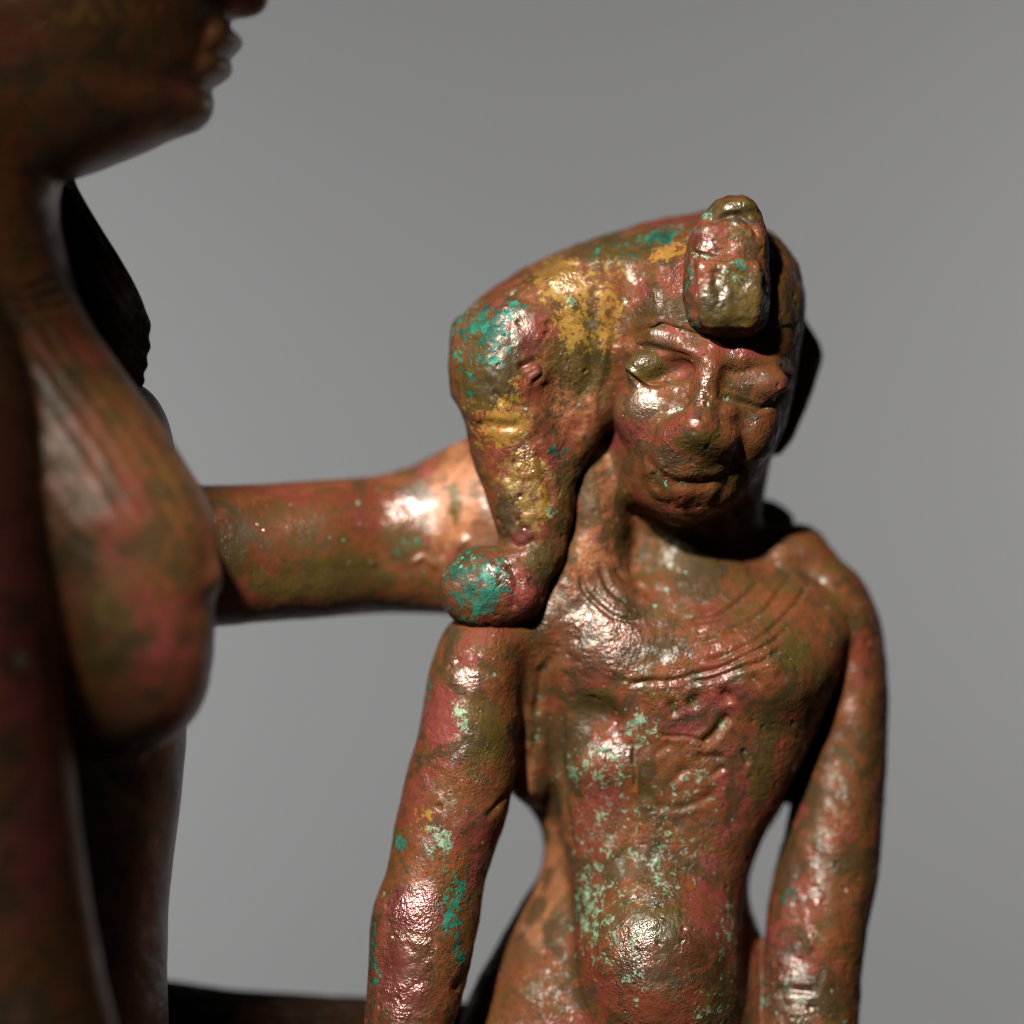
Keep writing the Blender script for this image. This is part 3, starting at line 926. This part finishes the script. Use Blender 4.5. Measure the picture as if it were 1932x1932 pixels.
# ================================================================= the goddess
g_head = Loft([(-560, -60, 60, -2.90, .6), (-520, -170, 200, -2.90, 1.3), (-450, -250, 300, -2.90, 1.8), (-350, -300, 370, -2.90, 2.1), (-250, -310, 408, -2.90, 2.2), (-160, -310, 420, -2.90, 2.2), (-90, -300, 408, -2.90, 2.15), (-20, -290, 418, -2.90, 2.1), (40, -280, 426, -2.90, 2.05), (90, -270, 422, -2.90, 1.95),
               (131, -260, 413, -2.90, 1.85), (165, -250, 389, -2.90, 1.78), (200, -240, 392, -2.90, 1.7), (225, -230, 380, -2.90, 1.6), (253, -220, 342, -2.90, 1.45), (281, -210, 282, -2.90, 1.3), (306, -200, 220, -2.90, 1.15), (335, -200, 140, -2.90, 1.1), (350, -200, 90, -2.90, 1.0)], n=2.3, round_end=.3)
g_mouth = Loft([(-560, -60, 60, -2.90, .6), (-520, -170, 200, -2.90, 1.3), (-450, -250, 300, -2.90, 1.8), (-350, -300, 370, -2.90, 2.1), (-250, -310, 408, -2.90, 2.2), (-160, -310, 420, -2.90, 2.2), (-90, -300, 408, -2.90, 2.15), (-20, -290, 418, -2.90, 2.1), (30, -280, 434, -2.90, 2.05), (48, -278, 441, -2.90, 2.02), (62, -276, 451, -2.90, 2.0), (75, -274, 459, -2.90, 1.97), (90, -272, 455, -2.90, 1.95), (102, -270, 440, -2.90, 1.92), (110, -268, 430, -2.90, 1.9), (118, -266, 436, -2.90, 1.88),
               (131, -262, 441, -2.90, 1.85), (146, -256, 431, -2.90, 1.82), (158, -252, 408, -2.90, 1.8), (170, -250, 391, -2.90, 1.78), (184, -245, 394, -2.90, 1.74), (203, -240, 396, -2.90, 1.7), (225, -230, 380, -2.90, 1.6), (253, -220, 342, -2.90, 1.45), (281, -210, 282, -2.90, 1.3), (306, -200, 220, -2.90, 1.15), (335, -200, 140, -2.90, 1.1), (350, -200, 90, -2.90, 1.0)], n=2.3, round_end=.3)
g_neck = Loft([(200, -220, 108, -2.90, 1.5), (340, -215, 110, -2.90, 1.45), (420, -230, 112, -2.90, 1.5), (520, -260, 135, -2.90, 1.7), (620, -300, 170, -2.90, 2.0)])
g_chest = Loft([(360, -260, -60, -2.30, 1.0), (420, -300, 40, -2.30, 1.9), (480, -330, 85, -2.20, 2.5), (540, -350, 118, -2.10, 2.9), (620, -360, 165, -2.00, 3.1), (720, -360, 215, -1.90, 3.1), (850, -350, 270, -1.90, 3.0), (1000, -330, 310, -1.80, 2.8), (1150, -310, 330, -1.70, 2.6), (1300, -290, 346, -1.70, 2.4),
                (1380, -280, 352, -1.70, 2.3), (1480, -280, 344, -1.70, 2.2), (1600, -290, 330, -1.70, 2.2), (1700, -300, 317, -1.70, 2.3), (1850, -320, 313, -1.70, 2.6), (2000, -340, 320, -1.70, 3.0), (2200, -340, 330, -1.70, 3.2)], n=2.1, round_end=.5)
g_breast = Loft([(470, -150, 62, -3.50, .5), (540, -150, 122, -3.50, .9), (600, -150, 163, -3.50, 1.15), (660, -140, 206, -3.50, 1.3), (720, -130, 248, -3.50, 1.45), (790, -120, 298, -3.50, 1.6), (860, -100, 342, -3.50, 1.75), (930, -70, 384, -3.50, 1.85), (990, -30, 406, -3.50, 1.9), (1050, 0, 414, -3.50, 1.9), (1110, 25, 411, -3.50, 1.88),
                 (1140, 35, 405, -3.50, 1.86), (1180, 45, 406, -3.50, 1.82), (1240, 60, 402, -3.50, 1.72), (1300, 80, 392, -3.50, 1.52), (1345, 100, 374, -3.50, 1.3), (1380, 125, 346, -3.50, 1.05), (1410, 150, 305, -3.50, .75), (1428, 180, 260, -3.50, .4)], n=2.1, round_end=.25)
g_far = Ell(W(185, 880, -.9), (1.40, 1.3, 1.75), -14)
g_arm = Loft([(560, -250, -10, -4.50, .8), (640, -270, 40, -4.60, 1.2), (760, -270, 75, -4.80, 1.4), (900, -260, 92, -4.90, 1.45), (1020, -250, 98, -5.00, 1.4), (1130, -230, 108, -5.10, 1.35), (1250, -210, 120, -5.10, 1.3), (1400, -190, 136, -5.20, 1.25), (1550, -160, 150, -5.30, 1.2), (1700, -130, 171, -5.40, 1.15), (1850, -100, 200, -5.50, 1.1), (2000, -60, 236, -5.70, 1.05), (2120, 0, 260, -5.90, .9)], round_end=.3)
far_arm = Loft([(100, 960, 1230, .4, 1.2), (250, 930, 1205, .7, 1.25), (380, 914, 1186, 1.0, 1.28), (450, 914, 1179, 1.2, 1.25), (550, 910, 1169, 1.5, 1.22), (640, 905, 1163, 1.8, 1.2), (720, 897, 1157, 2.3, 1.18), (770, 882, 1155, 2.35, 1.15), (820, 857, 1157, 2.35, 1.1), (870, 830, 1160, 2.2, 1.08), (920, 812, 1168, 2.05, 1.1), (990, 806, 1190, 1.85, 1.1), (1060, 800, 1200, 1.8, 1.1),
                (1140, 790, 1200, 1.85, 1.08), (1200, 830, 1190, 2.2, .95), (1280, 890, 1180, 2.8, .7), (1360, 915, 1160, 3.0, .65), (1420, 935, 1130, 3.0, .62), (1470, 948, 1090, 2.95, .55), (1500, 968, 1060, 2.9, .4)], axis='x', round_end=.3)
lap_far = Loft([(-300, 1800, 2500, 2.2, 3.0), (150, 1835, 2480, 2.4, 2.8), (310, 1850, 2450, 2.6, 2.7), (450, 1873, 2430, 2.8, 2.6), (690, 1883, 2400, 2.9, 2.5), (900, 1893, 2380, 3, 2.4), (1200, 1960, 2360, 3, 2.2), (1600, 2010, 2360, 3, 2.1), (1750, 2080, 2350, 3, 1.7)], axis='x', round_end=.8)
lap_near = Loft([(-300, 2060, 2700, -4.5, 2.8), (310, 2080, 2640, -4.5, 2.6), (900, 2120, 2600, -4.6, 2.4), (1600, 2180, 2580, -4.6, 2.1), (1750, 2230, 2560, -4.6, 1.7)], axis='x', round_end=.8)


def goddess_body(P):
    h = g_head(P)
    h = smin(h, smax(g_mouth(P), Ell(W(425, 118, -2.9), (1.05, 1.0, 1.35), 0)(P), .25), .12)
    h = smin(h, Chain([(W(412, -95, -2.90), .24), (W(440, -45, -2.90), .32), (W(466, -8, -2.90), .38)], .1)(P), .16)   # nose
    h = smin(h, Ell(W(432, -2, -2.90), (.44, .62, .36), 0)(P), .14)
    h = smax(h, -Ell(W(446, 52, -2.90), (.30, .6, .10), -14)(P), .10)
    h = smin(h, Ell(W(338, 200, -2.90), (.56, .80, .50), -22)(P), .30)                                             # chin
    h = smax(h, -Ell(W(330, -110, -4.90), (.7, .4, .3), 0)(P), .2)
    h = smin(h, Ell(W(322, -112, -4.55), (.52, .30, .22), 4)(P), .08)
    d = smin(h, g_neck(P), .35)
    b = smin(g_chest(P), g_breast(P), .28)
    b = smin(b, g_far(P), .3)
    b = smin(b, Ell(W(372, 1085, -3.80), (.46, .5, .34), -20)(P), .2)
    b = smin(b, g_arm(P), .10)
    d = smin(d, b, .35)
    return smin(d, far_arm(P), .25)


V, F = sculpt(goddess_body, (-13.6, -9.2, -18.0), (8.8, 6.4, 15.4), .17, 2)
N = normals(V, F)
X, Y = px_of(V)
onarm = (V[:, 1] > .3) & (X > 380) & (Y > 780) & (Y < 1230)
Hh = fbm(V, 1.8, 73, 3) * .018 + fbm(V, .45, 78, 2) * .006
Hh += np.where(onarm, fbm(V, .34, 83, 2) * .009 * sstep(640, 840, X), 0)
Hh += engrave(V, N, [([(-10, 540), (50, 545), (105, 526)], 7, 5), ([(-10, 562), (55, 567), (118, 548)], 7, 5), ([(-10, 584), (58, 590), (128, 572)], 7, 4)] +
              [([(115 - d, 530 + .3 * d), (200 - d, 650 + .3 * d), (300 - d, 790 + .3 * d), (380 - .95 * d, 930 + .3 * d), (398 - .7 * d, 1010 + .2 * d)], 8, 1.4) for d in (22, 50, 80, 112, 146, 182, 220, 260)], ymax=-2.0)
Hh += engrave(V, N, [([(780, 1062), (800, 1050), (822, 1074)], 4, -5), ([(700, 1060), (705, 1063)], 5, -4), ([(858, 960), (846, 1010), (838, 1060)], 10, 5), ([(880, 1010), (858, 1040), (846, 1080)], 9, -6)], ymax=4)
V2 = V + N * Hh[:, None]
A = {
    'w_red': blobs(V, N, [(30, 1150, 60, 300, .8), (60, 1600, 60, 200, .85, 8), (290, 1180, 80, 90, .7), (700, 980, 120, 20, .35, -8), (600, 930, 200, 16, .35), (800, 1030, 30, 20, .6), (330, 160, 40, 60, .6), (460, 0, 40, 30, .8), (800, 890, 50, 16, .6, -30), (860, 1060, 20, 30, .7)]),
    'w_teal': blobs(V, N, [(770, 1050, 40, 40, .28)]),
    'w_mint': blobs(V, N, [(40, 1250, 20, 20, .5), (60, 1700, 14, 14, .4)]),
    'w_gold': blobs(V, N, [(200, 20, 120, 30, .55), (420, 128, 14, 10, .7), (200, 1150, 30, 60, .3)]),
    'w_olive': blobs(V, N, [(600, 1090, 160, 50, .7), (760, 1030, 50, 40, .6), (200, 1200, 60, 120, .6), (860, 950, 20, 60, .6)]),
    'w_bare': blobs(V, N, [(860, 940, 60, 110, .8), (1120, 960, 60, 140, .95), (200, 800, 120, 160, .35)]),
    'w_dark': blobs(V, N, [(-100, 2100, 10, 10, .1)]),
}
A['w_shine'] = blobs(V, N, [(600, 1000, 260, 80, 1.2, -8)])
goddess = thing("goddess_figure", "large dark brown bronze woman figure whose arm reaches behind the child", "statuette", W(0, 2500, -1))
make_mesh("body", V2, F, M_GODDESS, A, goddess)

# ---- lap and thighs, their shade put into a near-black colour
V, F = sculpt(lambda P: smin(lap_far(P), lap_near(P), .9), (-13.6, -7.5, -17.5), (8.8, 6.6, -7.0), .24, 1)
N = normals(V, F)
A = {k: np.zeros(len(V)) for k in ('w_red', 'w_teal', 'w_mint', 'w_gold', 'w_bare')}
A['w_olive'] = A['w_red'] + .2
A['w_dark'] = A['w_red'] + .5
make_mesh("shaded_lap", V + N * (fbm(V, 1.8, 73, 3) * .02)[:, None], F, M_SHADED, A, goddess)

# ---- wig
lap_f = Loft([(-200, -100, 140, -2.3, .8), (200, -110, 118, -2.1, .8), (340, -120, 136, -2.0, .8), (400, -120, 171, -1.9, .8), (470, -120, 216, -1.8, .8), (530, -110, 251, -1.7, .8), (575, -100, 274, -1.6, .78), (610, -90, 283, -1.55, .74), (645, -80, 284, -1.5, .7), (690, -60, 278, -1.5, .64), (735, -40, 268, -1.5, .56), (770, -20, 255, -1.5, .4)], round_end=.15)
skull = Ell(W(-60, -330, -2.9), (3.6, 2.9, 3.2), 0)
back_w = Loft([(-350, -420, -80, -2.90, 2.3), (-100, -440, -100, -2.90, 2.5), (150, -440, -100, -2.90, 2.5), (350, -430, -90, -2.80, 2.4), (500, -420, -90, -2.70, 2.4), (650, -420, -150, -2.60, 2.0), (720, -420, -180, -2.60, 1.4)], n=2.4, round_end=.4)
lap_n = Loft([(-100, -280, -60, -4.10, .6), (100, -280, -46, -4.10, .65), (300, -280, -40, -4.10, .7), (450, -280, -30, -4.10, .8), (540, -280, -20, -4.00, .8), (600, -270, -20, -3.90, .6)], round_end=.15)


def wig(P):
    d = smax(skull(P), -(Ell(W(420, -140, -2.9), (2.6, 4.2, 2.9), 0)(P)), .2)
    d = smin(d, back_w(P), .4)
    d = smin(d, lap_f(P), .15)
    return smin(d, lap_n(P), .15)


V, F = sculpt(wig, (-15.2, -7.4, .0), (-4.0, .6, 17.2), .15, 2)
N = normals(V, F)
X, Y = px_of(V)
ang = np.where(V[:, 1] > -2.75, X - .62 * Y, X)          # tresses fall along the lappets
Hh = np.sin(ang / 13.0 * math.pi) * .020 + fbm(V, .8, 88, 2) * .01
V2 = V + N * Hh[:, None]
Z0 = np.zeros(len(V))
A = {k: Z0 for k in ('w_red', 'w_teal', 'w_mint', 'w_gold', 'w_bare')}
A['w_olive'] = Z0 + .3
A['w_dark'] = Z0 + .55
make_mesh("wig", V2, F, M_SHADED, A, goddess)
